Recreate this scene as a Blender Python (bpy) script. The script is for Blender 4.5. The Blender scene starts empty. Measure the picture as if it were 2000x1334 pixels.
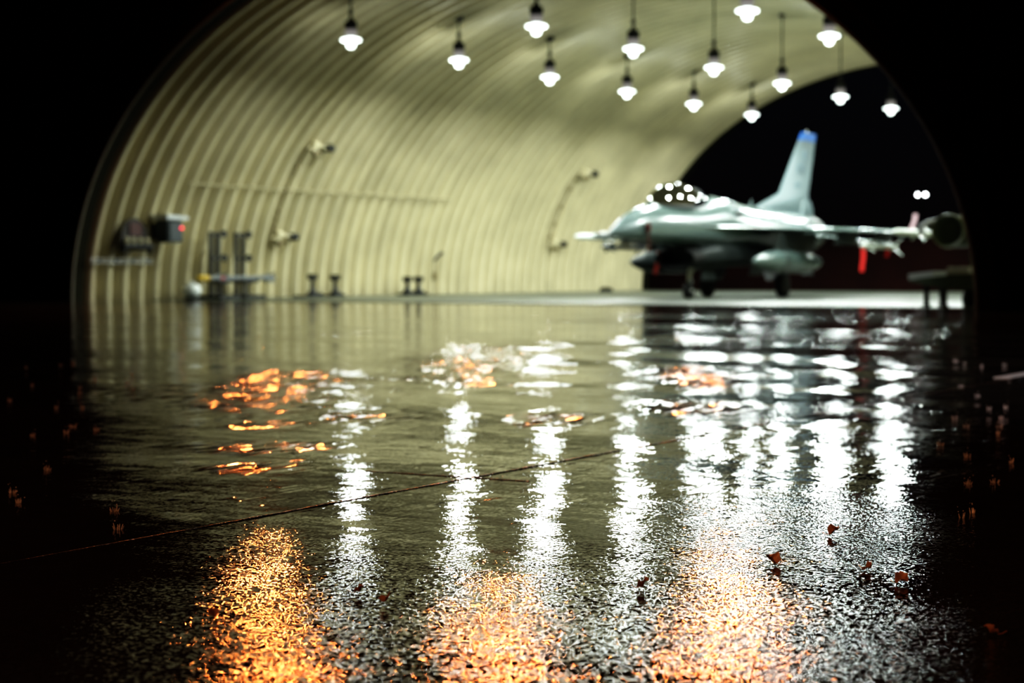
import bpy, bmesh, math, random
from mathutils import Vector, Matrix, noise
random.seed(7)
C = bpy.context.scene.collection
PI = math.pi
S = bpy.context.scene

# ------------------------------------------------------------------ materials
def mat(name, col, rough=.5, metal=0., spec=.5, emit=None, es=0., var=0., vscale=8., bump=0., bscale=40.):
    m = bpy.data.materials.new(name); m.use_nodes = True
    nt = m.node_tree; b = nt.nodes['Principled BSDF']
    b.inputs['Base Color'].default_value = (*col, 1)
    b.inputs['Roughness'].default_value = rough
    b.inputs['Metallic'].default_value = metal
    b.inputs['Specular IOR Level'].default_value = spec
    if emit:
        b.inputs['Emission Color'].default_value = (*emit, 1)
        b.inputs['Emission Strength'].default_value = es
    tc = nt.nodes.new('ShaderNodeTexCoord')
    if var > 0:
        n = nt.nodes.new('ShaderNodeTexNoise'); n.inputs['Scale'].default_value = vscale; n.inputs['Detail'].default_value = 5
        nt.links.new(tc.outputs['Object'], n.inputs['Vector'])
        r = nt.nodes.new('ShaderNodeValToRGB')
        r.color_ramp.elements[0].position = .3; r.color_ramp.elements[1].position = .72
        r.color_ramp.elements[0].color = (*[c * (1 - var) for c in col], 1)
        r.color_ramp.elements[1].color = (*[min(1, c * (1 + var * .6)) for c in col], 1)
        nt.links.new(n.outputs['Fac'], r.inputs['Fac']); nt.links.new(r.outputs['Color'], b.inputs['Base Color'])
    if bump > 0:
        n2 = nt.nodes.new('ShaderNodeTexNoise'); n2.inputs['Scale'].default_value = bscale
        nt.links.new(tc.outputs['Object'], n2.inputs['Vector'])
        bp = nt.nodes.new('ShaderNodeBump'); bp.inputs['Strength'].default_value = bump; bp.inputs['Distance'].default_value = .01
        nt.links.new(n2.outputs['Fac'], bp.inputs['Height']); nt.links.new(bp.outputs['Normal'], b.inputs['Normal'])
    return m

LAMP_L = 3.6
M = {}
M['shell'] = mat('cream_corrugated_steel', (.56, .505, .335), .36, var=.16, vscale=.8)
M['rim'] = mat('olive_steel_rim', (.016, .016, .008), .9, spec=.1)
M['lit_lip'] = mat('painted_edge_light', (.26, .27, .22), .4)  # pale colour paints the lit line along the arch edge
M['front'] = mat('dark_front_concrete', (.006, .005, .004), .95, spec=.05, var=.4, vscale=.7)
M['slab'] = mat('dry_concrete', (.10, .11, .085), .38, spec=.5, var=.14, vscale=.6)
M['berm'] = mat('dark_red_revetment', (.05, .012, .008), .9, var=.4, vscale=.5)
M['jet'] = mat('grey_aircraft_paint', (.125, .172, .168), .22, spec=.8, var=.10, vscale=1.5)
M['jet_dark_and_shade'] = mat('dark_grey_paint_and_shade', (.035, .044, .044), .5, var=.12, vscale=2)  # also stands in for shade on belly, gear doors, far tank and missile
M['fin'] = mat('pale_fin_paint', (.15, .205, .217), .42, var=.06, vscale=1.5)
M['radome'] = mat('radome_grey', (.115, .158, .158), .3, var=.05, vscale=2)
M['blue'] = mat('blue_band_paint', (.02, .17, .62), .4, var=.05)
M['ink'] = mat('dark_tail_lettering', (.17, .23, .26), .6)
M['nozzle'] = mat('burnt_nozzle_metal', (.08, .075, .07), .4, .7, var=.2)
M['duct'] = mat('intake_dark', (.015, .015, .015), .7)
M['rubber'] = mat('tyre_rubber', (.012, .012, .012), .7, var=.2)
M['white'] = mat('white_paint', (.75, .77, .74), .4, var=.04)
M['missile'] = mat('pale_missile_paint', (.62, .68, .64), .35, var=.05)
M['missile_grey'] = mat('grey_missile_paint', (.12, .13, .13), .4, var=.06)
M['steel'] = mat('dull_steel', (.4, .42, .42), .35, .8, var=.1)
M['yellow'] = mat('yellow_paint', (.42, .28, .01), .5, var=.06)
M['redband'] = mat('red_paint', (.35, .03, .02), .5, var=.06)
M['ribbon'] = mat('red_ribbon', (.75, .035, .03), .7, emit=None, var=.1)
M['brown_cover'] = mat('brown_cover', (.10, .025, .02), .8, var=.1)
M['pink'] = mat('pinkish_tag', (.55, .38, .42), .6, var=.05)
M['black'] = mat('black_paint', (.012, .013, .012), .5, var=.2)
M['olive'] = mat('dark_olive_paint', (.065, .085, .05), .45, var=.2, vscale=3)
M['lightolive'] = mat('light_olive_paint', (.17, .19, .12), .5, var=.1)
M['cable'] = mat('dull_cream_cable', (.34, .30, .18), .5)
M['board'] = mat('dark_board', (.03, .022, .015), .7, var=.2)
M['brownpanel'] = mat('reddish_panel', (.075, .025, .02), .6, var=.15)
M['palegrey'] = mat('pale_grey_paint', (.5, .52, .52), .45, var=.08)
M['greybox'] = mat('dark_grey_enclosure', (.03, .04, .042), .5, var=.15)
M['pipe'] = mat('cream_pipe_paint', (.55, .5, .33), .45, var=.1)
M['brass'] = mat('tarnished_pipe', (.20, .16, .08), .5, .3, var=.2)
M['bulb'] = mat('glowing_lamp_glass', (.9, .95, .93), .2, emit=(.88, 1., .96), es=LAMP_L)
M['neck'] = mat('ribbed_lamp_glass', (.16, .155, .15), .12, emit=(1., .93, .9), es=.16)
M['housing'] = mat('dark_lamp_housing', (.015, .016, .016), .4, var=.2)
M['redlamp'] = mat('red_indicator', (.8, .05, .06), .3, emit=(1., .06, .10), es=3.)
M['sodium'] = mat('sodium_lens', (1., .6, .2), .3, emit=(1., .245, .065), es=1.)
M['farlamp'] = mat('distant_lamp_glass', (1, 1, 1), .3, emit=(.95, 1., 1.), es=12.)
M['leaf'] = mat('wet_brown_leaf', (.5, .30, .2), .35, var=.3, vscale=60)
def add_translucency(m, col, f):
    nt = m.node_tree; o = nt.nodes['Material Output']; b = nt.nodes['Principled BSDF']
    t = nt.nodes.new('ShaderNodeBsdfTranslucent'); t.inputs['Color'].default_value = (*col, 1)
    x = nt.nodes.new('ShaderNodeMixShader'); x.inputs[0].default_value = f
    nt.links.new(b.outputs[0], x.inputs[1]); nt.links.new(t.outputs[0], x.inputs[2]); nt.links.new(x.outputs[0], o.inputs[0])
add_translucency(M['leaf'], (.6, .38, .26), .5)
M['paint_white'] = mat('white_line_paint', (.55, .58, .58), .35, var=.2, vscale=20)
M['sealant'] = mat('joint_sealant', (.03, .015, .01), .30, bump=1., bscale=70.)

def glass_mat():
    m = bpy.data.materials.new('tinted_canopy_glass'); m.use_nodes = True
    nt = m.node_tree; nt.nodes.clear()
    o = nt.nodes.new('ShaderNodeOutputMaterial'); mx = nt.nodes.new('ShaderNodeMixShader')
    t = nt.nodes.new('ShaderNodeBsdfTransparent'); t.inputs['Color'].default_value = (.07, .075, .07, 1)
    g = nt.nodes.new('ShaderNodeBsdfGlossy'); g.inputs['Roughness'].default_value = .015
    f = nt.nodes.new('ShaderNodeFresnel'); f.inputs['IOR'].default_value = 3.2
    nt.links.new(f.outputs[0], mx.inputs[0]); nt.links.new(t.outputs[0], mx.inputs[1]); nt.links.new(g.outputs[0], mx.inputs[2])
    nt.links.new(mx.outputs[0], o.inputs[0]); return m
M['canopy'] = glass_mat()

def water_mat():
    m = bpy.data.materials.new('rain_splash_water'); m.use_nodes = True
    b = m.node_tree.nodes['Principled BSDF']
    b.inputs['Base Color'].default_value = (.9, .9, .9, 1); b.inputs['Roughness'].default_value = .1
    b.inputs['Transmission Weight'].default_value = .7; b.inputs['IOR'].default_value = 1.33
    return m
M['splash'] = mat('rain_splash_water', (.8, .8, .8), .2)
add_translucency(M['splash'], (.9, .9, .9), .6)

YAW = .52
def wet_mat():
    m = bpy.data.materials.new('rain_soaked_apron'); m.use_nodes = True
    nt = m.node_tree; N = nt.nodes; L = nt.links; b = N['Principled BSDF']
    geo = N.new('ShaderNodeNewGeometry')
    def math_(op, a, c=None, clamp=False):
        n = N.new('ShaderNodeMath'); n.operation = op; n.use_clamp = clamp
        for i, v in enumerate((a, c)):
            if v is None: continue
            if isinstance(v, (int, float)): n.inputs[i].default_value = v
            else: L.new(v, n.inputs[i])
        return n.outputs[0]
    def mapr(v, a, b_, c, d):
        n = N.new('ShaderNodeMapRange'); n.interpolation_type = 'SMOOTHSTEP'
        L.new(v, n.inputs['Value'])
        for k, x in zip(('From Min', 'From Max', 'To Min', 'To Max'), (a, b_, c, d)): n.inputs[k].default_value = x
        return n.outputs[0]
    def noise_(scale, stretch=(1, 1, 1), detail=2., rough=.5, off=0.):
        mp = N.new('ShaderNodeMapping'); mp.vector_type = 'POINT'
        # rotate world so that local Y runs along the drainage fall of the apron
        mp.inputs['Rotation'].default_value = (0, 0, -YAW)
        mp.inputs['Scale'].default_value = stretch
        mp.inputs['Location'].default_value = (off, off * 1.7, 0)
        L.new(geo.outputs['Position'], mp.inputs['Vector'])
        n = N.new('ShaderNodeTexNoise'); n.inputs['Scale'].default_value = scale
        n.inputs['Detail'].default_value = detail; n.inputs['Roughness'].default_value = rough
        L.new(mp.outputs[0], n.inputs['Vector']); return n
    sep = N.new('ShaderNodeSeparateXYZ'); L.new(geo.outputs['Position'], sep.inputs[0])
    X, Y = sep.outputs[0], sep.outputs[1]
    # distance down the fall from the camera side edge (world, linear)
    D = math_('ADD', math_('MULTIPLY', math_('SUBTRACT', X, 32.85), -math.sin(YAW)), math_('MULTIPLY', math_('SUBTRACT', Y, -35.7), math.cos(YAW)))
    patch = noise_(.55, (1, .5, 1), 3., .55, 3.1).outputs['Fac']
    patch2 = noise_(1.9, (1, .35, 1), 3., .6, 9.3).outputs['Fac']
    pm = mapr(math_('ADD', math_('MULTIPLY', patch, .6), math_('MULTIPLY', patch2, .4)), .50, .62, 0., 1.)
    near = mapr(D, 3.6, 5.6, 1., 0.)
    mid = mapr(D, 6.0, 12., 1., 0.)
    # worn, rough-textured spots where the water film is thin
    spots = None
    silver = None; nears = near
    U = math_('ADD', math_('MULTIPLY', math_('SUBTRACT', X, 32.85), math.cos(YAW)), math_('MULTIPLY', math_('SUBTRACT', Y, -35.7), math.sin(YAW)))
    for (cx, cy, rx, ry, kind) in SPOTS:
        dx = math_('DIVIDE', math_('SUBTRACT', U, cx), rx); dy = math_('DIVIDE', math_('SUBTRACT', D, cy), ry)
        r2 = math_('ADD', math_('MULTIPLY', dx, dx), math_('MULTIPLY', dy, dy))
        w = mapr(math_('ADD', r2, math_('MULTIPLY', math_('SUBTRACT', patch2, .5), 4.5)), .0, 1.7, 1., 0.)
        if kind == 1: silver = w if silver is None else math_('MAXIMUM', silver, w)
        elif kind == 2: nears = math_('MAXIMUM', nears, math_('MULTIPLY', w, .6))
        else: spots = w if spots is None else math_('MAXIMUM', spots, w)
    nears = math_('MULTIPLY', nears, mapr(U, -1.15, -.80, .22, 1.))
    amp = math_('ADD', math_('MULTIPLY', nears, SL['near']), math_('MULTIPLY', math_('MULTIPLY', pm, mid), SL['patch']))
    amp = math_('ADD', amp, SL['base'])
    band = noise_(.9, (.5, .8, 1), 3., .6, 12.7).outputs['Fac']
    amp = math_('MAXIMUM', amp, math_('MULTIPLY', math_('MULTIPLY', silver, mapr(band,   .44, .54, .25, 1.)), SL['silver']))
    gm = noise_(28., (1, .2, 1), 2., .5, 21.1).outputs['Fac']
    far = mapr(D, 4.6, 6.4, 0., 1.)
    sparse = math_('MULTIPLY', mapr(gm, .56, .62, 0., 1.), math_('MULTIPLY', math_('ADD', math_('MULTIPLY', pm, .8), .2), far))
    dense = math_('MULTIPLY', mapr(gm, .30, .42, 0., 1.), spots)
    gamp = math_('MULTIPLY', math_('MAXIMUM', sparse, dense), SL['glint'])
    glint = N.new('ShaderNodeTexVoronoi'); glint.inputs['Scale'].default_value = 50.
    gmp = N.new('ShaderNodeMapping'); gmp.inputs['Rotation'].default_value = (0, 0, -YAW); gmp.inputs['Scale'].default_value = (1, .13, 1)
    L.new(geo.outputs['Position'], gmp.inputs['Vector']); L.new(gmp.outputs[0], glint.inputs['Vector'])
    fine = noise_(90., (1, 1.0, 1), 2.5, .6, 1.3)
    ripple = noise_(9., (.55, 1.5, 1), 2., .5, 5.2)
    broad = noise_(1.1, (.5, 1.3, 1), 2., .5, 8.8)
    def slope(n, a):
        v = N.new('ShaderNodeVectorMath'); v.operation = 'SUBTRACT'; L.new(n.outputs['Color'], v.inputs[0]); v.inputs[1].default_value = (.5, .5, .5)
        s = N.new('ShaderNodeVectorMath'); s.operation = 'SCALE'; L.new(v.outputs[0], s.inputs[0])
        if isinstance(a, (int, float)): s.inputs['Scale'].default_value = a
        else: L.new(a, s.inputs['Scale'])
        return s.outputs[0]
    def vadd(a, c):
        v = N.new('ShaderNodeVectorMath'); L.new(a, v.inputs[0])
        if isinstance(c, tuple): v.inputs[1].default_value = c
        else: L.new(c, v.inputs[1])
        return v.outputs[0]
    tot = vadd(vadd(vadd(slope(fine, amp), slope(ripple, SL['ripple'])), slope(broad, math_('ADD', SL['broad'], math_('MULTIPLY', silver, .28)))), slope(glint, gamp))
    fl = N.new('ShaderNodeVectorMath'); fl.operation = 'MULTIPLY'; L.new(tot, fl.inputs[0]); fl.inputs[1].default_value = (1, 1, 0)
    nn = N.new('ShaderNodeVectorMath'); nn.operation = 'NORMALIZE'; L.new(vadd(fl.outputs[0], (0, 0, 1)), nn.inputs[0])
    L.new(nn.outputs[0], b.inputs['Normal'])
    col = N.new('ShaderNodeValToRGB')
    col.color_ramp.elements[0].color = (.022, .017, .013, 1); col.color_ramp.elements[1].color = (.06, .05, .04, 1)
    L.new(patch2, col.inputs['Fac']); L.new(col.outputs['Color'], b.inputs['Base Color'])
    b.inputs['IOR'].default_value = 1.35
    L.new(math_('ADD', math_('ADD', .04, math_('MULTIPLY', pm, .03)), math_('MULTIPLY', math_('MAXIMUM', dense, sparse), .05)), b.inputs['Roughness'])
    return m
SL = dict(near=.50, patch=.22, base=.14, silver=.32, glint=.36, ripple=.09, broad=.10)
# worn spots: (across, down the fall, half sizes, 0 = coarse pitted, 1 = broad fine texture)
SPOTS = [(-1.45, 12.4, .58, 2.6, 0), (-2.3, 11.6, .35, .9, 0), (-.75, 9.8, .25, .7, 0), (-.30, 15.6, .70, 3.0, 0), (-1.12, 8.05, .36, .30, 0), (-1.15, 9.2, .25, .35, 0), (-1.0, 7.2, .2, .2, 0), (.2, 9.6, .25, .6, 0), (1.25, 13.5, .32, 1.3, 0), (1.0, 10.4, .3, .6, 0), (3.3, 24., 2.9, 15., 1), (.27, 17., .5, 5., 1), (-.45, 18., .35, 4., 1),
         (-.68, 5.05, .18, .5, 2), (.56, 5.9, .16, .35, 2), (.50, 5.15, .22, .6, 2), (1.0, 5.3, .35, 1.1, 2)]
M['wet'] = wet_mat()

# ------------------------------------------------------------------ mesh helpers
def obj(name, bm, m, parent=None, smooth=True, ang=40):
    bmesh.ops.recalc_face_normals(bm, faces=bm.faces[:])
    me = bpy.data.meshes.new(name)
    for f in bm.faces: f.smooth = smooth
    if smooth:
        lim = math.radians(ang)
        for e in bm.edges:
            if len(e.link_faces) == 2 and e.calc_face_angle(0) > lim: e.smooth = False
    bm.to_mesh(me); bm.free()
    me.materials.append(m)
    o = bpy.data.objects.new(name, me); C.objects.link(o)
    if parent: o.parent = parent
    return o
def tag(o, label=None, cat=None, group=None, kind=None):
    for k, v in (('label', label), ('category', cat), ('group', group), ('kind', kind)):
        if v: o[k] = v
    return o
def thing(name, label, cat, loc=(0, 0, 0), group=None):
    o = bpy.data.objects.new(name, None); C.objects.link(o); o.location = loc; o.empty_display_size = .2
    return tag(o, label, cat, group)
def struct(name, bm, m, smooth=False):
    o = obj(name, bm, m, None, smooth); o['kind'] = 'structure'; return o
def dup(root, loc, label, group=None, rz=None):
    r = root.copy(); C.objects.link(r); r.location = loc; r['label'] = label
    if rz is not None: r.rotation_euler.z = rz
    if group: r['group'] = group
    for ch in list(root.children):
        c = ch.copy(); C.objects.link(c); c.parent = r
        for g in list(ch.children):
            d = g.copy(); C.objects.link(d); d.parent = c
    return r
def B(): return bmesh.new()
def box(bm, x0, x1, y0, y1, z0, z1, bev=0., rot=None):
    r = bmesh.ops.create_cube(bm, size=1)
    vs = r['verts']
    bmesh.ops.scale(bm, vec=(x1 - x0, y1 - y0, z1 - z0), verts=vs)
    if bev > 0:
        es = list({e for v in vs for e in v.link_edges})
        rr = bmesh.ops.bevel(bm, geom=es, offset=bev, segments=2, affect='EDGES')
        vs = list({v for f in rr['faces'] for v in f.verts} | {v for v in vs if v.is_valid})
    if rot is not None: bmesh.ops.rotate(bm, verts=vs, matrix=rot, cent=(0, 0, 0))
    bmesh.ops.translate(bm, vec=((x0 + x1) / 2, (y0 + y1) / 2, (z0 + z1) / 2), verts=vs)
    return bm
def rings(bm, rs, cap0=True, cap1=True, closed=True):
    """loft a list of equal-length point rings"""
    V = [[bm.verts.new(p) for p in r] for r in rs]
    n = len(V[0])
    for a, b in zip(V, V[1:]):
        for i in range(n if closed else n - 1):
            j = (i + 1) % n
            try: bm.faces.new((a[i], a[j], b[j], b[i]))
            except ValueError: pass
    if cap0: bm.faces.new(V[0])
    if cap1: bm.faces.new(V[-1][::-1])
    return bm
def tube(bm, pts, r, n=10, cap=True):
    pts = [Vector(p) for p in pts]; rs = []
    rad = r if isinstance(r, (list, tuple)) else [r] * len(pts)
    prev = None
    for i, p in enumerate(pts):
        t = (pts[min(i + 1, len(pts) - 1)] - pts[max(i - 1, 0)]).normalized()
        if prev is None:
            u = t.orthogonal().normalized()
        else:
            u = (prev - t * prev.dot(t)).normalized()
        prev = u; v = t.cross(u)
        rs.append([p + (u * math.cos(2 * PI * k / n) + v * math.sin(2 * PI * k / n)) * rad[i] for k in range(n)])
    return rings(bm, rs, cap, cap)
def lathe(bm, prof, axis='z', o=(0, 0, 0), n=24, cap0=True, cap1=True):
    """prof: (distance along axis, radius)"""
    rs = []
    for d, r in prof:
        ring = []
        for k in range(n):
            a = 2 * PI * k / n; c, s = r * math.cos(a), r * math.sin(a)
            p = {'z': (c, s, d), 'y': (c, d, s), 'x': (d, c, s)}[axis]
            ring.append((p[0] + o[0], p[1] + o[1], p[2] + o[2]))
        rs.append(ring)
    return rings(bm, rs, cap0, cap1)

# ------------------------------------------------------------------ camera
cam = bpy.data.cameras.new('camera'); co = bpy.data.objects.new('camera', cam); C.objects.link(co)
cam.sensor_width = 36; cam.lens = 3690 / 2000 * 36
co.location = (32.849, -35.698, .75)
co.rotation_euler = (PI / 2 - math.atan((667 - 530.3) / 3690), 0, YAW)
cam.clip_end = 900; cam.clip_start = .05
cam.dof.use_dof = True; cam.dof.focus_distance = 5.15; cam.dof.aperture_fstop = 3.15
S.camera = co

# ------------------------------------------------------------------ shelter shell
W, LEN, AX, BZ = 22.70, 32.3, 11.35, 8.5
PITCH, Y0R, DEP = .62, .40, .33
def arch(t, off=0.):
    return (AX - (AX + off) * math.cos(t), (BZ + off) * math.sin(t))
def rib(y):
    q = ((y - Y0R) / PITCH) % 1.; q = min(q, 1 - q) * PITCH
    u = min(1., max(0., (q - .055) / .165)); return DEP * u * u * (3 - 2 * u)
def shell_part(t0, t1, nt):
    bm = B(); rs = []; step = PITCH / 12
    ny = int(LEN / step)
    for j in range(ny + 1):
        y = min(LEN, j * step); d = rib(y)
        rs.append([(arch(t0 + (t1 - t0) * i / nt, d)[0], y, arch(t0 + (t1 - t0) * i / nt, d)[1]) for i in range(nt + 1)])
    rings(bm, rs, False, False, closed=False)
    return bm
for nm, a, b_, n in (('wall_left', 0, 62, 44), ('ceiling', 62, 118, 40), ('wall_right', 118, 180, 44)):
    o = struct(nm, shell_part(math.radians(a), math.radians(b_), n), M['shell'], True)
# front rim collar and rear rim collar
def collar(y0, y1, off0, off1, n=110):
    bm = B(); rs = []
    for i in range(n + 1):
        t = PI * i / n
        a, b_ = arch(t, off0), arch(t, off1)
        rs.append([(a[0], y0, a[1]), (b_[0], y0, b_[1]), (b_[0], y1, b_[1]), (a[0], y1, a[1])])
    return rings(bm, rs)
struct('trim_1', collar(-.32, .06, 0., .42), M['rim'], True)
struct('trim_2', collar(LEN - .02, LEN + .3, -.02, .42), M['rim'], True)
# dark front face around the arch
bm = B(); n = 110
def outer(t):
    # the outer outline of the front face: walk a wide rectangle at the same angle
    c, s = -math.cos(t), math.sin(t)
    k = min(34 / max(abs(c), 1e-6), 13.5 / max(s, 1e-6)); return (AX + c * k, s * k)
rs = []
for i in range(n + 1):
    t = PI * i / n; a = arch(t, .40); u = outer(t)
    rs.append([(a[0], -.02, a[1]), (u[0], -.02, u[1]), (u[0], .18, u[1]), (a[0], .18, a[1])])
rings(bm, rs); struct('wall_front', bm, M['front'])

# ------------------------------------------------------------------ grounds
def plane(x0, x1, y0, y1, z):
    bm = B(); vs = [bm.verts.new(p) for p in ((x0, y0, z), (x1, y0, z), (x1, y1, z), (x0, y1, z))]; bm.faces.new(vs); return bm
struct('ground', plane(-160, 160, -60, 260, 0), M['wet'])
bm = B(); box(bm, .02, W - .02, 2.6, LEN, -.05, .012); struct('floor', bm, M['slab'])
# slab joints on the apron: a shallow sealant bead
def bead(p0, p1, w, h):
    bm = B(); p0, p1 = Vector(p0), Vector(p1); d = (p1 - p0); ln = d.length; d.normalize(); s = Vector((-d.y, d.x, 0))
    k = max(2, int(ln / .05)); rs = []
    for i in range(k + 1):
        p = p0 + d * ln * i / k; hh = h * (.75 + .5 * noise.noise(p * 6)); ww = w * (.85 + .4 * noise.noise(p * 9 + Vector((5, 0, 0))))
        rs.append([p - s * ww + Vector((0, 0, -.002)), p - s * ww * .6 + Vector((0, 0, hh * .8)), p + Vector((0, 0, hh)), p + s * ww * .6 + Vector((0, 0, hh * .8)), p + s * ww + Vector((0, 0, -.002))])
    return rings(bm, rs, False, False, closed=False)
struct('trim_3', bead((29.32, -33.0, 0), (29.32, -21.0, 0), .007, .0045), M['sealant'], True)
struct('trim_4', bead((28.85, -29.83, 0), (29.56, -29.83, 0), .006, .0035), M['sealant'], True)
bm = B(); box(bm, 29.18, 29.31, -22.45, -20.5, .0, .004)
tag(obj('painted_line', bm, M['paint_white'], None, False), 'short white painted line on the wet apron at the right edge', 'road marking')
bm = B(); tube(bm, [(arch(PI * i / 100, .02)[0], -.33, arch(PI * i / 100, .02)[1]) for i in range(101)], .035, 8); struct('trim_5', bm, M['lit_lip'], True)  # tube added along the arch, pale to imitate its lit edge
# revetment wall beyond the far opening
bm = B()
rings(bm, [[(x, 46.5, 0), (x, 46.9, 2.2 + .1 * noise.noise(Vector((x * .4, 0, 0)))), (x, 48.4, 2.3), (x, 50.5, 0)] for x in range(-70, 60, 2)])
struct('wall_back', bm, M['berm'])

# ------------------------------------------------------------------ pendant lamps
def make_lamp(label):
    t = thing('pendant_lamp', label, 'lamp', (0, 0, 6.46), 'pendant lamps under the shelter roof')
    bm = B()   # glowing glass: flared disc over a bowl
    lathe(bm, [(.06, .10), (.045, .14), (.035, .225), (.015, .25), (-.015, .25), (-.035, .22), (-.045, .115), (-.13, .11), (-.185, .085), (-.21, .03)], n=22)
    obj('lamp_glass', bm, M['bulb'], t)
    bm = B()   # ribbed glass neck
    for k in range(14):
        a = 2 * PI * k / 14
        lathe(bm, [(.07, .022), (.11, .03), (.22, .03), (.26, .02)], o=(.125 * math.cos(a), .125 * math.sin(a), 0), n=6)
    lathe(bm, [(.07, .11), (.26, .11)], n=16)
    obj('glass_neck', bm, M['neck'], t)
    bm = B()
    lathe(bm, [(.26, .10), (.28, .16), (.32, .165), (.34, .13), (.44, .125), (.48, .09), (.54, .05), (.59, .035)], n=18)
    for k in range(10):
        a = 2 * PI * k / 10
        box(bm, .10, .155, -.008, .008, .33, .46)
        bm.verts.ensure_lookup_table(); bmesh.ops.rotate(bm, verts=bm.verts[-8:], cent=(0, 0, 0), matrix=Matrix.Rotation(a, 3, 'Z'))
    obj('ballast_housing', bm, M['housing'], t)
    return t
SPOT = 860.
ROWS = [(6.09, 'left row'), (11.33, 'middle row'), (16.62, 'right row')]
ORD = ['first', 'second', 'third', 'fourth', 'fifth', 'sixth']
proto = None
rod_mesh = {}
for (x, rn) in ROWS:
    zc = BZ * math.sqrt(1 - ((x - AX) / AX) ** 2) + .12 - 6.46
    for k in range(6):
        lab = f'glowing white glass pendant lamp, {ORD[k]} from the entrance in the {rn}'
        loc = (x, 3.031 + 5.12 * k, 6.46)
        if proto is None: t = proto = make_lamp(lab); t.location = loc
        else: t = dup(proto, loc, lab)
        t['rod'] = zc
lamps = [o for o in C.objects if o.name.startswith('pendant_lamp')]
for t in lamps:
    zc = t['rod']; key = round(zc, 3)
    if key not in rod_mesh:
        bm = B(); tube(bm, [(0, 0, .5), (0, 0, zc)], .022, 8); lathe(bm, [(zc - .16, .04), (zc - .12, .12), (zc, .13)], n=12)
        lathe(bm, [(.62, .03), (.64, .06), (.74, .06), (.76, .03)], n=10)
        o = obj('hanger_rod', bm, M['housing'], t); rod_mesh[key] = o
    else:
        o = rod_mesh[key].copy(); C.objects.link(o); o.parent = t
    del t['rod']
    front = t.location.y < 4
    for nm, typ, e in (('lamp_downlight', 'SPOT', SPOT * .82), ('lamp_glow', 'POINT', SPOT * .075)):
        if front: nm += '_front'
        sl = bpy.data.lights.get(nm)
        if sl is None:
            sl = bpy.data.lights.new(nm, typ); sl.energy = e * (.5 if front else 1.); sl.shadow_soft_size = .18; sl.color = (.90, 1., .95)
            if typ == 'SPOT': sl.spot_size = math.radians(176); sl.spot_blend = .35
        lo = bpy.data.objects.new(nm, sl); C.objects.link(lo); lo.parent = t; lo.location = (0, 0, -.42)

# ------------------------------------------------------------------ sodium floodlights on the front face (above the frame)
def sodium(x, z, nm, power):
    t = thing('floodlight', nm, 'floodlight', (x, -.30, z), 'sodium floodlights above the entrance')
    R = Matrix.Rotation(math.radians(-28), 3, 'X')
    bm = B(); box(bm, -.30, .30, -.12, .12, -.2, .2, .03, R); obj('housing', bm, M['housing'], t)
    bm = B(); box(bm, -.04, .04, .0, .28, -.03, .03); obj('bracket', bm, M['housing'], t)
    bm = B(); box(bm, -.26, .26, -.012, .012, -.16, .16, 0, R); bmesh.ops.translate(bm, vec=R @ Vector((0, -.13, 0)), verts=bm.verts[:]); obj('lens', bm, M['sodium'], t)
    l = bpy.data.lights.new('floodlight_lamp', 'AREA'); l.shape = 'RECTANGLE'; l.size = .55; l.size_y = .4; l.energy = power; l.color = (1., .245, .065)
    o = bpy.data.objects.new('floodlight_lamp', l); C.objects.link(o); o.parent = t
    o.location = R @ Vector((0, -.17, 0)); o.rotation_euler = (-math.radians(90 - 28), 0, 0)
SOD = 820.
sodium(6.15, 9.1, 'orange sodium floodlight above the entrance arch, on its left shoulder', SOD)
sodium(12.2, 9.35, 'orange sodium floodlight above the crown of the entrance arch', SOD)
sodium(17.6, 9.1, 'orange sodium floodlight above the entrance arch, on its right shoulder', SOD)

# ------------------------------------------------------------------ fighter jet
JX, JY = 11.27, 6.5
jet = thing('fighter_jet', 'grey single-engine fighter jet with blue fin tip parked in the arched shelter', 'aircraft', (JX, JY, 0))
def sec(s, cz, hw, zt, zb, e=2., n=36):
    out = []
    for k in range(n):
        a = 2 * PI * k / n; c, s_ = math.cos(a), math.sin(a)
        x = hw * math.copysign(abs(c) ** (2 / e), c)
        z = cz + (zt - cz if s_ > 0 else cz - zb) * math.copysign(abs(s_) ** (2 / e), s_)
        out.append((x, s, z))
    return out
bm = B()
rings(bm, [sec(*a) for a in [
    (1.5, 1.75, .335, 2.23, 1.57), (1.8, 1.76, .39, 2.33, 1.55), (2.1, 1.76, .44, 2.41, 1.53), (2.8, 1.77, .54, 2.54, 1.50), (3.6, 1.78, .61, 2.56, 1.48, 2.1), (4.5, 1.82, .68, 2.58, 1.45, 2.1),
    (5.5, 1.88, .76, 2.66, 1.40, 2.1), (6.1, 1.95, .85, 2.82, 1.30, 2.), (6.6, 1.95, .92, 2.86, 1.29, 1.9), (7.3, 1.95, 1.02, 2.80, 1.28, 1.85), (8.2, 1.95, 1.12, 2.70, 1.25, 1.8), (9.8, 1.95, 1.18, 2.62, 1.2, 1.85),
    (11.3, 1.95, 1.14, 2.58, 1.2, 1.9), (12.5, 1.95, .95, 2.54, 1.28, 2.), (13.4, 1.95, .70, 2.50, 1.38, 2.), (14.0, 1.95, .58, 2.48, 1.42, 2.)]])
obj('fuselage', bm, M['jet'], jet)
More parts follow.
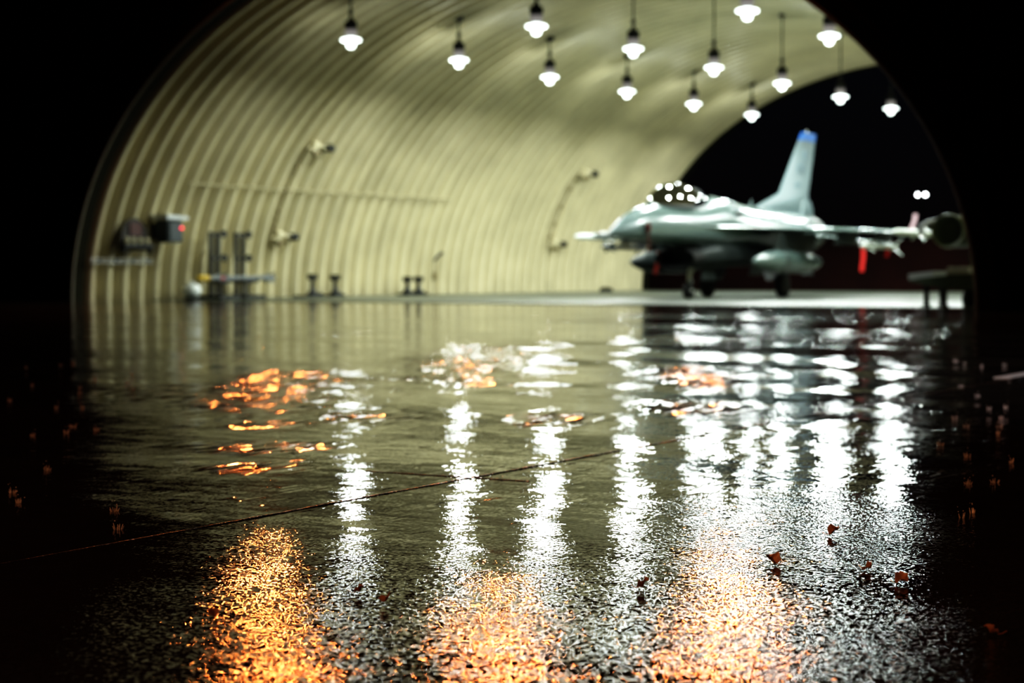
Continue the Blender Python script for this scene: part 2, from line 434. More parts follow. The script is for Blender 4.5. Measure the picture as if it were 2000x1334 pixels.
# lower body behind the intake, underside shade painted in as dark grey
bm = B()
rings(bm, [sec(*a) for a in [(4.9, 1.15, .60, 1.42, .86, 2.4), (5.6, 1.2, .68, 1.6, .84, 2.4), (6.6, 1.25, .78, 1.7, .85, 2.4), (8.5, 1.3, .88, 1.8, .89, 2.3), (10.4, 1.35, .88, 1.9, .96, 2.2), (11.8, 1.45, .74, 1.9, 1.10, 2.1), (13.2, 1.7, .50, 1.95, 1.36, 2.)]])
tag(obj('belly', bm, M['jet_dark_and_shade'], jet), 'underside with shade painted in dark grey')
bm = B(); rings(bm, [sec(*a) for a in [(.42, 1.72, .015, 1.735, 1.705), (.5, 1.72, .065, 1.79, 1.66), (.7, 1.73, .135, 1.89, 1.635), (1.0, 1.74, .225, 2.03, 1.605), (1.25, 1.745, .28, 2.14, 1.585), (1.5, 1.75, .335, 2.23, 1.57)]])
tag(obj('radome', bm, M['radome'], jet), 'darker grey nose cone')
bm = B(); tube(bm, [(0, -.55, 1.69), (0, .0, 1.70), (0, .45, 1.72)], [.008, .016, .03], 8); obj('pitot_probe', bm, M['steel'], jet)
# intake with open mouth
bm = B()
rings(bm, [sec(*a) for a in [(5.6, 1.12, .50, 1.30, .93, 2.4), (4.6, 1.10, .50, 1.32, .90, 2.4), (4.36, 1.10, .54, 1.34, .86, 2.4), (4.33, 1.10, .57, 1.36, .84, 2.4), (4.40, 1.10, .60, 1.38, .82, 2.4), (4.95, 1.15, .62, 1.43, .845, 2.4)]], True, False)
rings(bm, [sec(*a) for a in [(4.55, 1.40, .16, 1.50, 1.32), (5.2, 1.4, .3, 1.52, 1.3)]])
tag(obj('intake', bm, M['duct'], jet), 'dark air intake under the fuselage')
bm = B(); lathe(bm, [(14.6, .30), (13.95, .52), (13.9, .57), (14.2, .57), (14.55, .50), (14.85, .43), (14.87, .41), (14.7, .37)], 'y', (0, 0, 1.95), 28, True, True); obj('exhaust_nozzle', bm, M['nozzle'], jet)
# canopy
cs = [(2.80, .06, 2.56), (2.95, .19, 2.68), (3.2, .31, 2.89), (3.6, .40, 3.05), (4.1, .44, 3.13), (4.6, .45, 3.14), (5.1, .43, 3.08), (5.6, .36, 2.99), (6.1, .25, 2.90), (6.5, .10, 2.86)]
def zb(s): return 2.46 + max(0, s - 5.0) * .17
def csec(s, hw, zt, g=0., n=20):
    return [((hw + g) * math.cos(PI * k / n), s, zb(s) + (zt + g - zb(s)) * math.sin(PI * k / n) ** .9) for k in range(n + 1)]
bm = B(); rings(bm, [csec(*c) for c in cs], False, False, False)
canopy = tag(obj('canopy', bm, M['canopy'], jet), 'dark tinted bubble canopy')
bm = B()
tube(bm, [(x * (h + .0), s, zb(s) + .02) for x in (1,) for (s, h, z) in cs], .035, 8); tube(bm, [(-h, s, zb(s) + .02) for (s, h, z) in cs], .035, 8)
tube(bm, csec(5.45, .385, 3.02), .03, 8)
obj('canopy_frame', bm, M['jet_dark_and_shade'], canopy)
bm = B(); box(bm, -.27, .27, 4.95, 5.2, 2.35, 2.92, .05); box(bm, -.17, .17, 4.88, 5.08, 2.85, 3.03, .05); box(bm, -.27, .27, 4.45, 5.0, 2.35, 2.48, .04); obj('ejection_seat', bm, M['black'], canopy)
bm = B(); box(bm, -.25, .25, 3.35, 3.75, 2.4, 2.72, .06); obj('instrument_panel', bm, M['black'], canopy)
# aerofoil surfaces
def foil(le, te, th, n=9):
    up = []
    for k in range(n + 1):
        u = (1 - math.cos(PI * k / n)) / 2
        up.append((le + (te - le) * u, th * 2.6 * (.2969 * math.sqrt(u) - .126 * u - .3516 * u * u + .2843 * u ** 3 - .1015 * u ** 4) * 2))
    return up
def fsec(le, te, l, z, th, sgn):
    f = foil(le, te, th); ring = [(sgn * l, a, z + h) for a, h in f] + [(sgn * l, a, z - h * .7) for a, h in f[-2:0:-1]]
    return ring
for sgn in (1, -1):
    bm = B(); rings(bm, [fsec(*a, sgn) for a in [(3.7, 11.0, .45, 1.97, .10), (4.5, 11.0, .68, 1.97, .10), (5.7, 11.0, .95, 1.97, .12), (6.7, 11.0, 1.25, 1.97, .17), (7.15, 10.98, 1.55, 1.96, .18), (9.45, 10.55, 4.55, 1.87, .11), (9.6, 10.5, 4.62, 1.86, .06)]])
    wing = obj('wing', bm, M['jet'], jet)
    bm = B(); tube(bm, [(sgn * 4.68, 8.65, 1.86), (sgn * 4.68, 8.9, 1.86), (sgn * 4.68, 10.9, 1.86), (sgn * 4.68, 11.1, 1.86)], [.02, .06, .06, .03], 8); obj('launch_rail', bm, M['jet_dark_and_shade'], wing)
    bm = B(); rings(bm, [fsec(*a, sgn) for a in [(12.05, 14.45, .80, 1.88, .07), (13.75, 14.75, 2.72, 1.60, .03), (13.9, 14.7, 2.78, 1.59, .015)]]); obj('stabilator', bm, M['jet'], jet)
    bm = B(); rings(bm, [[(sgn * (.55 + .30 * q), s, 1.22 - .62 * q + 0) for s in ()] or [(sgn * (.55 + .32 * q) + d, s, 1.25 - .62 * q) for s, d in ((11.2 + .35 * q, 0), (11.9, .02), (12.75 - .2 * q, 0), (11.9, -.02))] for q in (0, 1)]); obj('ventral_fin', bm, M['jet_dark_and_shade'], jet)
    # pylons
    for l, s0, s1, z1 in ((1.82, 6.9, 10.2, 1.33), (3.05, 8.3, 10.3, 1.50), (3.97, 8.9, 10.6, 1.58)):
        bm = B(); rings(bm, [[(sgn * l + d, s, z) for s, d in ((s0 + o, 0), (s0 + .4 + o, .055), (s1 - .5, .055), (s1, 0), (s1 - .5, -.055), (s0 + .4 + o, -.055))] for z, o in ((1.86, .5), (z1 + .08, .1), (z1, 0))]); obj('pylon', bm, M['jet_dark_and_shade'], jet)
# fin: stations by height
def vsec(z, le, te, th):
    f = foil(le, te, th); return [(h, a, z) for a, h in f] + [(-h, a, z) for a, h in f[-2:0:-1]]
bm = B(); rings(bm, [vsec(*a) for a in [(2.45, 9.3, 14.25, .16), (2.62, 9.75, 14.3, .16), (3.12, 11.75, 14.35, .13), (3.14, 11.8, 14.30, .10), (4.86, 13.45, 14.88, .035)]])
fin = tag(obj('tail_fin', bm, M['fin'], jet), 'pale tall tail fin')
bm = B(); rings(bm, [vsec(*a) for a in [(4.86, 13.44, 14.89, .038), (5.06, 13.64, 14.97, .034), (5.11, 13.75, 14.98, .02)]]); tag(obj('fin_cap', bm, M['blue'], fin), 'bright blue band at the fin tip')
bm = B(); lathe(bm, [(5.10, .03), (5.18, .03), (5.2, .015)], o=(0, 14.15, 0), n=8); obj('beacon', bm, M['steel'], fin)
bm = B(); rings(bm, [vsec(*a) for a in [(2.5, 13.3, 14.75, .20), (2.72, 13.5, 14.72, .20), (2.98, 13.7, 14.5, .10)]]); obj('fin_root_fairing', bm, M['fin'], fin)
bm = B(); tube(bm, [(0, 9.6, 2.6), (0, 9.62, 2.75), (0, 9.7, 2.86)], [.05, .035, .012], 8); obj('antenna', bm, M['jet'], jet)
def text_part(txt, size, s, z, name, shear=0.):
    cu = bpy.data.curves.new(name, 'FONT'); cu.body = txt; cu.size = size; cu.align_x = 'CENTER'; cu.align_y = 'CENTER'; cu.extrude = .004; cu.shear = shear; cu.offset = .012
    tmp = bpy.data.objects.new('tmp_text', cu); C.objects.link(tmp)
    dg = bpy.context.evaluated_depsgraph_get(); me = bpy.data.meshes.new_from_object(tmp.evaluated_get(dg))
    bpy.data.objects.remove(tmp); bpy.data.curves.remove(cu)
    # text plane faces port (+x), reading towards the tail
    surf = lambda zz: .062 - .036 * (zz - 3.14) / 1.72
    Mx = Matrix(((0, 0, 1, .0), (1, 0, 0, s), (0, 1, 0, z), (0, 0, 0, 1)))
    me.transform(Mx)
    for v in me.vertices: v.co.x += surf(v.co.z)
    me.materials.clear(); me.materials.append(M['ink'])
    o = bpy.data.objects.new(name, me); C.objects.link(o); o.parent = fin; return o
t = text_part('WP', .52, 13.62, 3.92, 'tail_code')
t = text_part('AF 88', .20, 13.25, 3.42, 'serial_number')
bm = B(); rings(bm, [[(x, s, z) for s, z in ((13.78, 4.52), (14.06, 4.52), (14.06, 4.36), (13.99, 4.24), (13.92, 4.19), (13.85, 4.24), (13.78, 4.36))] for x in (.04, .075)]); obj('emblem', bm, M['ink'], fin)
# small dark vent on the shoulder
bm = B(); box(bm, .60, .90, 6.55, 6.95, 2.28, 2.42, .03); obj('vent', bm, M['jet_dark_and_shade'], jet)
# landing gear
ng = B(); tube(ng, [(0, 5.45, 1.05), (0, 5.3, .6), (0, 5.25, .24)], [.08, .065, .055], 10); tube(ng, [(0, 5.75, 1.0), (0, 5.3, .55)], .035, 8); box(ng, -.13, .13, 5.2, 5.3, .2, .28, .02); g = tag(obj('nose_gear', ng, M['white'], jet), 'white nose wheel strut')
def wheel(bm, x0, x1, s, z, r): return lathe(bm, [(x0, r * .55), (x0, r * .88), (x0 + .02, r * .97), ((x0 + x1) / 2, r), (x1 - .02, r * .97), (x1, r * .88), (x1, r * .55)], 'x', (0, s, z), 26)
bm = B(); wheel(bm, -.09, .09, 5.25, .232, .23); tag(obj('wheel', bm, M['rubber'], g), 'black nose tyre')
bm = B(); box(bm, .10, .16, 5.05, 5.2, .42, .55, .02); lathe(bm, [(5.02, .05), (5.05, .06), (5.1, .05)], 'y', (.13, 0, .48), 12); obj('taxi_light', bm, M['steel'], g)
bm = B(); box(bm, .30, .33, 5.4, 6.4, .5, 1.0, .01); obj('nose_gear_door', bm, M['jet_dark_and_shade'], jet)  # door coloured dark to stand for the shade under the nose
for sgn in (1, -1):
    bm = B(); tube(bm, [(sgn * .55, 8.9, 1.15), (sgn * .95, 9.15, .6), (sgn * 1.06, 9.2, .34)], [.10, .08, .06], 10); tube(bm, [(sgn * .5, 9.5, 1.1), (sgn * 1.0, 9.2, .42)], .045, 8)
    g = obj('main_gear', bm, M['jet_dark_and_shade'], jet)
    bm = B(); wheel(bm, 1.06 if sgn > 0 else -1.30, 1.30 if sgn > 0 else -1.06, 9.2, .352, .35); tag(obj('wheel', bm, M['rubber'], g), 'black main tyre')
    bm = B(); rings(bm, [[(sgn * (.78 + .25 * q) + d, s, 1.1 - .62 * q) for s, d in ((8.3, -.015), (9.9, -.015), (9.9, .015), (8.3, .015))] for q in (0, 1)]); obj('main_gear_door', bm, M['jet_dark_and_shade'], jet)  # dark colour here stands in for underside shade

# external tanks
def make_tank(x, label, m):
    t = thing('drop_tank', label, 'fuel tank', (JX + x, JY + 8.0, 1.02), 'drop tanks under the wings')
    bm = B(); lathe(bm, [(-2.62, .01), (-2.5, .06), (-2.2, .15), (-1.8, .235), (-1.3, .30), (-.8, .33), (.9, .33), (1.5, .29), (2.1, .20), (2.5, .10), (2.7, .02)], 'y', n=28); obj('tank_body', bm, m, t)
    bm = B(); lathe(bm, [(-.86, .333), (-.84, .338), (-.74, .338), (-.72, .333)], 'y', n=28, cap0=False, cap1=False); obj('seam_band', bm, M['jet_dark_and_shade'], t)
    return t
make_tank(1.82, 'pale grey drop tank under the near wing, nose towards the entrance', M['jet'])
make_tank(-1.86, 'drop tank under the far wing, painted dark for shade, below the jet nose', M['jet_dark_and_shade'])  # wing shade over this tank is put into its colour
# missiles
def make_missile(name, label, loc, ln, r, mid, tail, m, group=None, span=.2, tspan=.2, glass=False, fwd=None):
    t = thing(name, label, 'missile', loc, group)
    bm = B(); pr = [(0, .012), (.08, r * .35), (.22, r * .7), (.40, r * .93), (.55, r), (ln - .05, r), (ln, r * .85)]
    if glass: pr = [(0, .02), (.02, r * .5), (.06, r * .8), (.14, r), (ln - .05, r), (ln, r * .85)]
    lathe(bm, pr, 'y', n=16); obj('missile_body', bm, m, t)
    for (s0, s1, sp) in [(mid, mid + .38, span), (tail, tail + .3, tspan)]:
        for k in range(4):
            a = PI / 4 + k * PI / 2; ca, sa = math.cos(a), math.sin(a)
            bm = B(); rings(bm, [[(ca * q - sa * d, s, sa * q + ca * d) for s, d in ((s0 + o, 0), ((s0 + s1) / 2 + o / 2, .012), (s1, 0), ((s0 + s1) / 2 + o / 2, -.012))] for q, o in ((r * .8, 0), (r + sp, .26))])
            obj('missile_fin', bm, m, t)
    return t
mp = make_missile('air_missile', 'pale missile on the near wingtip rail, right of the jet', (JX + 4.86, JY + 8.0, 1.84), 3.66, .09, 1.95, 3.2, M['missile'], 'missiles carried by the jet', .19, .24)
dup(mp, (JX - 4.95, JY + 7.9, 1.80), 'pale missile on the far wingtip rail, sticking out past the nose')
mp2 = make_missile('air_missile', 'grey finned missile under the near outer wing with red ribbon', (JX + 3.97, JY + 8.0, 1.46), 3.0, .075, .35, 2.55, M['missile'], 'missiles carried by the jet', .16, .28, True)
make_missile('air_missile', 'missile darkened for wing shade under the far outer wing, above the far drop tank', (JX - 3.97, JY + 7.7, 1.48), 3.0, .075, .35, 2.55, M['jet_dark_and_shade'], 'missiles carried by the jet', .16, .28)  # dark body colour replaces the shadow of the far wing
# ribbons and covers
def ribbon(label, p, ln, w, m, lean=(0, 0), nm='warning_ribbon', group='streamers hanging from the jet'):
    bm = B(); rs = []
    for i in range(9):
        q = i / 8; x = lean[0] * q + .02 * math.sin(q * 5); y = lean[1] * q
        rs.append([(x - w / 2, y - .003, -ln * q), (x + w / 2, y - .003, -ln * q), (x + w / 2, y + .003, -ln * q), (x - w / 2, y + .003, -ln * q)])
    rings(bm, rs); o = obj(nm, bm, m); o.location = p; tag(o, label, 'streamer', group); return o
ribbon('long red ribbon hanging from the missile nose under the near wing', (JX + 3.97, JY + 8.12, 1.40), .66, .12, M['ribbon'])
ribbon('short orange-red ribbon hanging mid-way under the near wing missile', (JX + 3.97, JY + 10.2, 1.40), .24, .12, M['ribbon'])
ribbon('dull red ribbon hanging in front of the far drop tank', (JX - .55, JY + 4.5, 1.30), .62, .13, M['redband'], (-.08, 0))
o = ribbon('pinkish tag standing up at the near wingtip missile', (JX + 4.86, JY + 10.0, 2.38), .45, .12, M['pink'], (-.1, 0), 'cover_tag')
bm = B(); lathe(bm, [(0, .03), (.03, .07), (.2, .075), (.24, .04)], 'z', (0, 0, 0), 12); tube(bm, [(0, 0, 0), (.02, 0, -.25), (.03, 0, -.5)], .03, 6)
o = obj('probe_cover', bm, M['brown_cover']); o.location = (JX + .45, JY + 1.75, 1.76); tag(o, 'dark brown cover with tail hanging on the side of the jet nose', 'probe cover', 'streamers hanging from the jet')

# ------------------------------------------------------------------ left wall fittings
def wx(z, off=0.):   # inner face of the left wall at height z
    return AX - AX * math.sqrt(max(0, 1 - (z / BZ) ** 2)) + off
def sy(x, y): return y - (x - .3) * (y + 35.7) / 32.5   # y seen in line with a point on the wall
# round-topped rack
t = thing('wall_rack', 'dark round-topped wall rack with reddish panel above a row of pale cups', 'rack', (.40, sy(.5, 1.70), 1.29))
bm = B(); pts = [(-.55, 0), (.55, 0), (.55, .30)] + [(.50 * math.cos(a), .34 + .48 * math.sin(a)) for a in [PI * k / 12 for k in range(13)]] + [(-.55, .30)]
rings(bm, [[(x, p[0], p[1]) for p in pts] for x in (0, .06)]); obj('backboard', bm, M['board'], t)
bm = B(); box(bm, .06, .10, -.22, .24, .38, .70, .012); obj('sign_panel', bm, M['brownpanel'], t)
bm = B(); box(bm, .04, .26, -.58, .56, .08, .15, .02); box(bm, .05, .2, -.55, -.49, -.08, .1, .01); box(bm, .05, .2, .47, .53, -.08, .1, .01); obj('shelf', bm, M['black'], t)
for k in range(4):
    bm = B(); lathe(bm, [(.15, .04), (.17, .055), (.27, .065), (.32, .05), (.33, .03)], o=(.16, -.42 + .26 * k, 0), n=14); obj('cup', bm, M['pipe'], t)
# control box
t = thing('control_box', 'dark grey wall box with pale hood and a glowing red light', 'electrical box', (.42, sy(.66, 3.02), 1.50))
bm = B(); box(bm, 0, .42, -.30, .34, 0, .58, .03); obj('enclosure', bm, M['greybox'], t)
bm = B(); box(bm, .42, .45, -.24, .28, .06, .5, .01); obj('door', bm, M['greybox'], t)
bm = B(); rings(bm, [[(x, y, z) for y, z in ((-.42, .60), (.44, .60), (.44, .68), (-.42, .72))] for x in (-.05, .52)]); obj('rain_hood', bm, M['palegrey'], t)
bm = B(); lathe(bm, [(.44, .03), (.48, .033), (.50, .02)], 'x', (0, .22, .38), 14); obj('indicator_lamp', bm, M['redlamp'], t)
bm = B(); box(bm, -.2, .0, -.2, .25, .1, .5, .01); obj('mount', bm, M['black'], t)
# pipe rail
t = thing('wall_rail', 'two thin pale pipes running low along the wall nearest the entrance', 'pipe', (.2, .05, 1.02))
bm = B(); tube(bm, [(.05, 0, .045), (.05, 2.35, .045)], .016, 8); tube(bm, [(.05, 0, -.045), (.05, 2.35, -.045)], .016, 8); obj('pipe_pair', bm, M['palegrey'], t)
bm = B()
for y in (.35, .97, 1.59, 2.21): box(bm, -.02, .07, y - .02, y + .02, -.07, .07, .005)
obj('clamp', bm, M['black'], t)
# missile storage stand: two frames, each with two posts and forward arms
def stand_frame(y, label):
    t = thing('storage_stand', label, 'stand', (.75, sy(.85, y), .012), 'storage stands beside the wall')
    for dy in (-.14, .14):
        bm = B(); box(bm, -.05, .05, dy - .05, dy + .05, .05, 1.80, .008); obj('post', bm, M['black'], t)
    for z in (1.70, 1.06, .44):
        bm = B(); box(bm, -.05, .30 if z < .5 else .05, -.15, .48, z, z + .06, .01); box(bm, -.06, .06, .36, .50, z - .05, z + .14, .02); box(bm, -.05, .05, .1, .22, z - .04, z + .1, .02); obj('arm', bm, M['black'], t)
    bm = B(); box(bm, -.35, .45, -.30, .58, 0, .10, .01); box(bm, -.04, .04, .32, .40, .05, .46, .01); obj('base', bm, M['black'], t)
    return t
stand_frame(5.0, 'black upright storage stand, the one closer to the entrance, with three arms')
stand_frame(6.1, 'black upright storage stand, the deeper one, with three arms')
t = make_missile('stored_missile', 'grey missile with yellow nose lying on the lowest arms of the black stands', (.92, sy(.92, 4.15), .57), 3.35, .066, .75, 2.9, M['missile_grey'], None, .12, .16)
t['category'] = 'missile'
bm = B(); lathe(bm, [(-.02, .02), (.05, .07), (.1, .085), (.44, .085), (.46, .07)], 'y', n=16); tag(obj('nose_cover', bm, M['yellow'], t), 'yellow nose cover')
bm = B(); lathe(bm, [(.92, .068), (.93, .072), (1.06, .072), (1.07, .068)], 'y', n=16, cap0=False, cap1=False); tag(obj('colour_band', bm, M['redband'], t), 'red band')
# white round float
t = thing('fire_bottle', 'round white bottle on a dark foot, on the floor before the black stands', 'fire bottle', (.75, sy(.8, 3.98), .012))
bm = B(); lathe(bm, [(.06, .11), (.09, .18), (.15, .23), (.23, .25), (.32, .23), (.39, .17), (.43, .09), (.47, .05), (.50, .04)], n=24); obj('bottle_body', bm, M['white'], t)
bm = B(); lathe(bm, [(0, .20), (.03, .20), (.07, .15), (.09, .14)], n=20); obj('foot', bm, M['black'], t)
# jack stands
def jack(x, y, h, label, wide=.0, proto=[]):
    t = thing('jack_stand', label, 'stand', (x, sy(x, y), .012), 'low dark stands along the wall')
    bm = B(); lathe(bm, [(.06, .15), (.14, .11), (.24, .07), (h - .12, .06), (h - .06, .09)], n=14); obj('post', bm, M['black'], t)
    bm = B(); box(bm, -.10, .10, -.13, .13, h - .10, h - .03, .015); box(bm, -.08, .08, -.17, -.09, h - .08, h + .06, .015); box(bm, -.08, .08, .09, .17, h - .08, h + .06, .015); obj('cradle', bm, M['black'], t)
    bm = B(); box(bm, -.22, .22, -.30 - wide, .28, 0, .06, .012); box(bm, -.14, .14, -.12, .18 + wide * .5, .05, .13, .02); obj('base', bm, M['black'], t)
    return t
jack(.85, 9.40, .60, 'low dark stand on a long base plate, nearest the black storage stands', .35)
jack(.85, 10.55, .58, 'low dark stand with block base, second along the wall', .1)
jack(.85, 14.50, .52, 'squat dark cradle stand, the left of a close pair along the wall')
jack(.85, 15.15, .52, 'squat dark cradle stand, the right of a close pair along the wall')
# little post
t = thing('service_post', 'thin conduit post with angled bracket standing at the wall past the stands', 'post', (.62, sy(.62, 16.1), .012))
bm = B(); tube(bm, [(0, 0, 0), (0, 0, 1.1)], .022, 8); box(bm, -.05, .05, -.06, .06, .45, .72, .02); obj('conduit', bm, M['brass'], t)
bm = B(); tube(bm, [(0, 0, 1.08), (.05, .12, 1.22), (.1, .32, 1.34)], [.05, .045, .055], 10); obj('bracket', bm, M['black'], t)
# long cable along the wall
bm = B()
pts = []
for i in range(45):
    y = 3.2 + 20.6 * i / 69; pts.append((wx(3.05) + .04, y, 3.05 + .012 * math.sin(i * .9)))
tube(bm, pts, .024, 8); tag(obj('wall_cable', bm, M['cable']), 'long thin horizontal pipe running along the ribbed wall at mid height', 'pipe')
# risers with swivel arms
def riser(y, label):
    t = thing('wall_light_riser', label, 'wall light', (0, y, 0), 'pipe risers with swivel arms on the ribbed wall')
    bm = B(); pts = [(wx(z) + .05, 0, z) for z in [1.72 + 2.5 * k / 16 for k in range(17)]]
    tube(bm, pts, .022, 8)
    for z in (2.0, 2.45, 3.05, 3.7): lathe(bm, [(z - .07, .055), (z + .07, .055)], o=(wx(z) + .06, 0, 0), n=10)
    obj('riser_pipe', bm, M['brass'], t)
    for z in (1.74, 4.24):
        x = wx(z) + .08
        bm = B(); tube(bm, [(x, -.05, z - .05), (x + .02, .12, z), (x + .1, .6, z + .03), (x + .1, .78, z)], .028, 8); lathe(bm, [(.1, .09), (.16, .10), (.4, .085), (.46, .05)], 'y', (x + .06, 0, z + .06), 12); box(bm, x - .05, x + .1, .05, .3, z - .12, z - .02, .02)
        a = obj('swivel_arm', bm, M['pipe'], t)
        bm = B(); lathe(bm, [(.74, .04), (.78, .11), (.98, .12), (1.04, .09)], 'y', (x + .1, 0, z), 16); obj('spot_head', bm, M['black'], a)
        bm = B(); lathe(bm, [(-.14, .04), (-.04, .04)], 'z', (x + .08, .25, z - .05), 8); box(bm, x + .0, x + .14, .14, .36, z - .26, z - .12, .02); obj('junction_box', bm, M['brass'], a)
    return t
riser(7.45, 'curved pipe riser with two stubby spot heads on the wall behind the stands')
riser(23.8, 'curved pipe riser with two spot heads on the wall near the jet nose')
# chock
t = thing('wheel_chock', 'small dark chock on the floor by the wall under the jet nose', 'chock', (2.2, 24.6, .012))
bm = B(); rings(bm, [[(x, -.16, 0), (x, .16, 0), (x, .05, .16), (x, -.05, .16)] for x in (-.2, .2)]); obj('chock_block', bm, M['black'], t)
bm = B(); tube(bm, [(-.14, 0, .15), (-.05, 0, .2), (.05, 0, .2), (.14, 0, .15)], .012, 6); obj('rope_handle', bm, M['brass'], t)

# ------------------------------------------------------------------ right-hand ground equipment
t = thing('equipment_trailer', 'dark low trailer with pale topped prow standing inside the right edge of the arch', 'trailer', (21.35, 3.3, .012))
bm = B()   # deck with a tapering prow to the left
rings(bm, [[(x, -hw, z0), (x, hw, z0), (x, hw, z1), (x, -hw, z1)] for x, hw, z0, z1 in ((-1.08, .10, .52, .58), (-.55, .45, .44, .62), (0, .55, .36, .68), (.75, .55, .36, .70))]); obj('deck', bm, M['olive'], t)
bm = B(); rings(bm, [[(x, -hw, z), (x, hw, z), (x, hw, z + .13), (x, -hw, z + .13)] for x, hw, z in ((-1.10, .12, .56), (-.45, .46, .62))]); obj('prow_plate', bm, M['palegrey'], t)
bm = B(); box(bm, -.20, .28, -.4, .4, .68, .84, .03); tag(obj('tool_tray', bm, M['palegrey'], t), 'pale tray')
for x, dy in ((-.70, -.12), (-.50, .3), (-.22, -.42), (.0, .4), (.24, -.42), (.50, -.42)):
    bm = B(); lathe(bm, [(0, .085), (.04, .085), (.07, .055), (.46, .06)], o=(x, dy, 0), n=12); obj('leg', bm, M['black'], t)
bm = B(); wheel(bm, .16, .30, 0, .19, .185); wheel(bm, .16, .30, 0, .19, .1); tag(obj('wheel', bm, M['rubber'], t), 'black wheel')
t = thing('blower_cart', 'dark green drum blower with pale rim on a column behind the trailer, right edge', 'blower', (21.55, 4.4, .012))
bm = B(); lathe(bm, [(-.34, .25), (-.50, .30), (-.52, .33), (-.48, .35), (.55, .35), (.62, .25)], 'y', (-.66, 0, 1.60), 30); obj('drum', bm, M['olive'], t)
bm = B(); lathe(bm, [(-.55, .33), (-.57, .355), (-.50, .37), (-.46, .355)], 'y', (-.66, 0, 1.60), 30, False, False); tag(obj('rim_ring', bm, M['lightolive'], t), 'lighter rim')
bm = B(); box(bm, -.30, .10, -.2, .3, .45, 1.4, .03); box(bm, -.35, .28, -.25, .5, 1.35, 2.0, .05); box(bm, .32, .36, -.3, .3, .3, 1.6, .01); obj('column', bm, M['olive'], t)
bm = B(); box(bm, -.3, .55, -.5, .5, .22, .5, .04); obj('chassis', bm, M['olive'], t)
for x, y in ((-.3, -.4), (.48, -.4), (-.3, .4), (.48, .4)):
    bm = B(); wheel(bm, x - .05, x + .07, y, .16, .155); obj('wheel', bm, M['rubber'], t)
bm = B(); tube(bm, [(-.92, -.45, 1.82), (-1.1, -.48, 1.78), (-1.22, -.5, 1.72), (-1.3, -.42, 1.55)], .06, 10); obj('hose', bm, M['palegrey'], t)

# ------------------------------------------------------------------ far lamp post
t = thing('lamp_post', 'distant post with two bright white lamps in the dark beyond the shelter', 'street lamp', (-7.0, 90, 0))
bm = B(); tube(bm, [(0, 0, 0), (0, 0, 5.9)], [.09, .05], 10); tube(bm, [(-.25, 0, 5.88), (.25, 0, 5.88)], .03, 8); obj('pole', bm, M['black'], t)
for x, r in ((-.26, .09), (.28, .12)):
    bm = B(); lathe(bm, [(-.03, .04), (-.10, r * .9), (-.14, r), (-.2, r * .8), (-.22, .03)], 'z', (x, -.05, 6.1), 16); h = obj('lamp_head', bm, M['farlamp'], t)

# ------------------------------------------------------------------ leaves and splashes
def leaf(i, p, s, label):
    bm = B(); rr = random.Random(i); n = 7; rs = []
    cu = rr.uniform(.9, 1.9)
    for k in range(n):
        q = k / (n - 1); w = s * .45 * math.sin(PI * min(1, q * 1.05 + .04)) ** .8 * (1 + .25 * math.sin(q * 14 + i)) + .0012
        a = cu * (q - .3); y = s * q; z = .004 + s * .45 * (q ** 2) * cu * .45 + s * .12 * math.sin(q * 9 + i)
        j = [1 + rr.uniform(-.35, .35) for _ in range(5)]
        rs.append([(-w * j[0], y, z + w * .9 * j[1]), (-w * .45, y, z + w * .3 * j[2]), (0, y, z), (w * .45, y, z + w * .25 * j[3]), (w * j[4], y, z + w * .7 * j[0])])
    rings(bm, rs, False, False, False)
    o = obj('fallen_leaf', bm, M['leaf']); o.location = p; o.rotation_euler = (rr.uniform(.1, .35), rr.uniform(-.4, .4), rr.uniform(0, 6.28))
    st = B(); tube(st, [(0, .0, .004), (.002, -s * .25, .007), (0, -s * .5, .016)], .0011, 5); so = obj('leaf_stalk', st, M['leaf'], o)
    tag(o, label, 'leaf', 'fallen leaves on the wet apron'); return o
LV = [((30.371, -32.102), .026, 'small curled leaf on the wet apron, left of a close pair near the bottom'),
      ((30.492, -32.164), .032, 'small upright leaf on the wet apron, right of a close pair near the bottom'),
      ((30.909, -31.704), .036, 'flat brown leaf between the middle and right orange glints'),
      ((31.055, -31.201), .040, 'largest curled brown leaf, right of the orange glitter'),
      ((30.979, -30.62), .036, 'brown leaf furthest from the camera, at the end of a white streak'),
      ((31.276, -31.169), .032, 'brown leaf, left of the two nearest the dark right side'),
      ((31.41, -31.333), .034, 'upright brown leaf, right of the two nearest the dark right side'),
      ((31.798, -31.857), .032, 'pale-edged leaf alone in the dark bottom right corner'),
      ((30.29, -32.511), .030, 'dark leaf left of the bottom left orange glitter')]
for i, (p, s, lb) in enumerate(LV): leaf(i, (p[0], p[1], .002), s, lb)
bm = B(); rr = random.Random(3)
fw = Vector((-math.sin(YAW), math.cos(YAW), 0)); rt = Vector((math.cos(YAW), math.sin(YAW), 0)); c0 = Vector((32.849, -35.698, 0))
for i in range(45):
    d = rr.uniform(5, 16); u = rr.choice((rr.uniform(-.27, -.20), rr.uniform(.225, .27)))
    p = c0 + fw * d + rt * d * u; r0 = rr.uniform(.006, .012)
    for k in range(7):
        a = 2 * PI * k / 7 + rr.random(); h = rr.uniform(.006, .020)
        tube(bm, [p + Vector((math.cos(a), math.sin(a), 0)) * r0, p + Vector((math.cos(a), math.sin(a), 0)) * r0 * 1.5 + Vector((0, 0, h))], [.0022, .0008], 4)
    for k in range(3):
        q = p + Vector((rr.uniform(-.02, .02), rr.uniform(-.02, .02), rr.uniform(.01, .04)))
        bmesh.ops.create_icosphere(bm, subdivisions=1, radius=rr.uniform(.0012, .0025), matrix=Matrix.Translation(q))
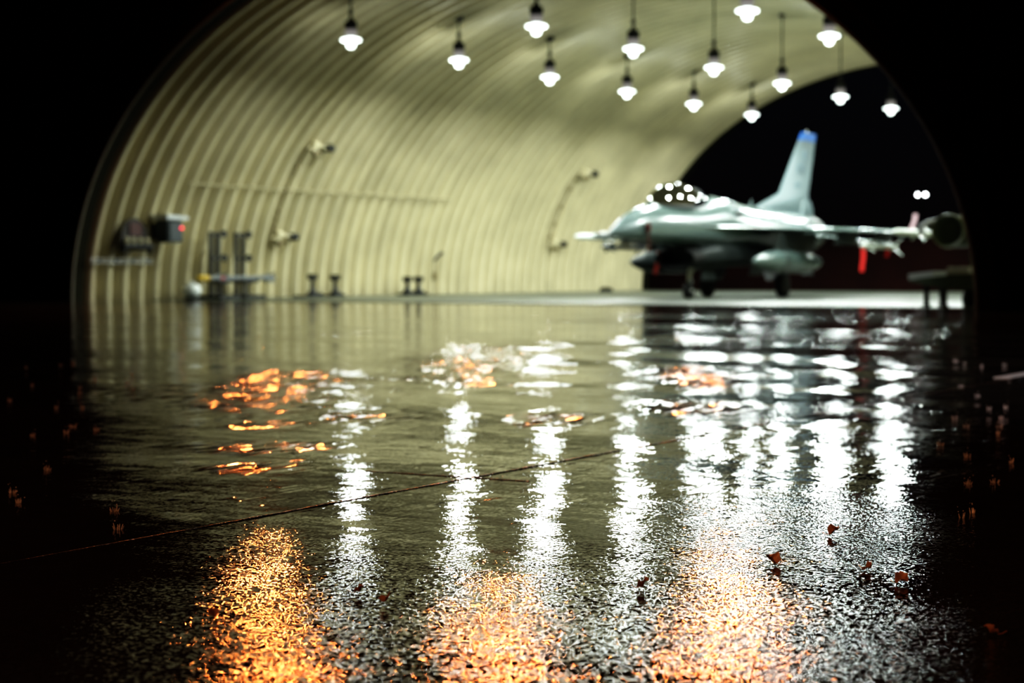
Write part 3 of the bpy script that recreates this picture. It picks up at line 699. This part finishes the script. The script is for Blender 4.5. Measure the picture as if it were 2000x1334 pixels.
tag(obj('rain_splashes', bm, M['splash']), 'tiny rain splashes leaping off the wet apron', 'rain splash', None, 'stuff')

l = bpy.data.lights.new('added_line_spot', 'SPOT'); l.energy = 26000; l.shadow_soft_size = .4; l.color = (.9, .95, 1.); l.spot_size = math.radians(18); l.spot_blend = .8  # unseen spot added to whiten the painted line
o = bpy.data.objects.new('added_line_spot', l); C.objects.link(o); o.location = (52, -42, 18)
o.rotation_euler = (Vector((29.5, -20.5, 0)) - o.location).to_track_quat('-Z', 'Y').to_euler()
l = bpy.data.lights.new('added_orange_fill', 'SPOT'); l.energy = 15000; l.shadow_soft_size = .4; l.color = (1., .36, .12); l.spot_size = math.radians(38); l.spot_blend = 1.  # unseen orange fill added behind the camera to brighten leaves and apron
o = bpy.data.objects.new('added_orange_fill', l); C.objects.link(o); o.location = (25, -62, 12)
o.rotation_euler = (Vector((30, -32, 0)) - o.location).to_track_quat('-Z', 'Y').to_euler()
# ------------------------------------------------------------------ world and view
w = bpy.data.worlds.new('night_sky'); S.world = w; w.use_nodes = True
nt = w.node_tree; bg = nt.nodes['Background']
tc = nt.nodes.new('ShaderNodeTexCoord'); sp = nt.nodes.new('ShaderNodeSeparateXYZ'); nt.links.new(tc.outputs['Generated'], sp.inputs[0])
rp = nt.nodes.new('ShaderNodeValToRGB'); rp.color_ramp.elements[0].color = (.0035, .0024, .0024, 1); rp.color_ramp.elements[1].color = (.0028, .0034, .0052, 1); rp.color_ramp.elements[1].position = .12
nt.links.new(sp.outputs[2], rp.inputs[0]); nt.links.new(rp.outputs[0], bg.inputs[0]); bg.inputs[1].default_value = 1.
S.view_settings.view_transform = 'Standard'; S.view_settings.look = 'None'; S.view_settings.exposure = .2
S.view_settings.use_curve_mapping = True
cm = S.view_settings.curve_mapping; cv = cm.curves[3]
cv.points[0].location = (0, 0); cv.points[1].location = (1, 1)
for p in ((.02, .0075), (.08, .052), (.25, .25), (.55, .63)): cv.points.new(*p)
cm.extend = 'EXTRAPOLATED'; cm.update()
S.cycles.use_denoising = True
S.cycles.use_adaptive_sampling = True; S.cycles.adaptive_threshold = .015
S.cycles.max_bounces = 6; S.cycles.diffuse_bounces = 3; S.cycles.glossy_bounces = 4
S.cycles.sample_clamp_indirect = 12.
S.cycles.caustics_reflective = False
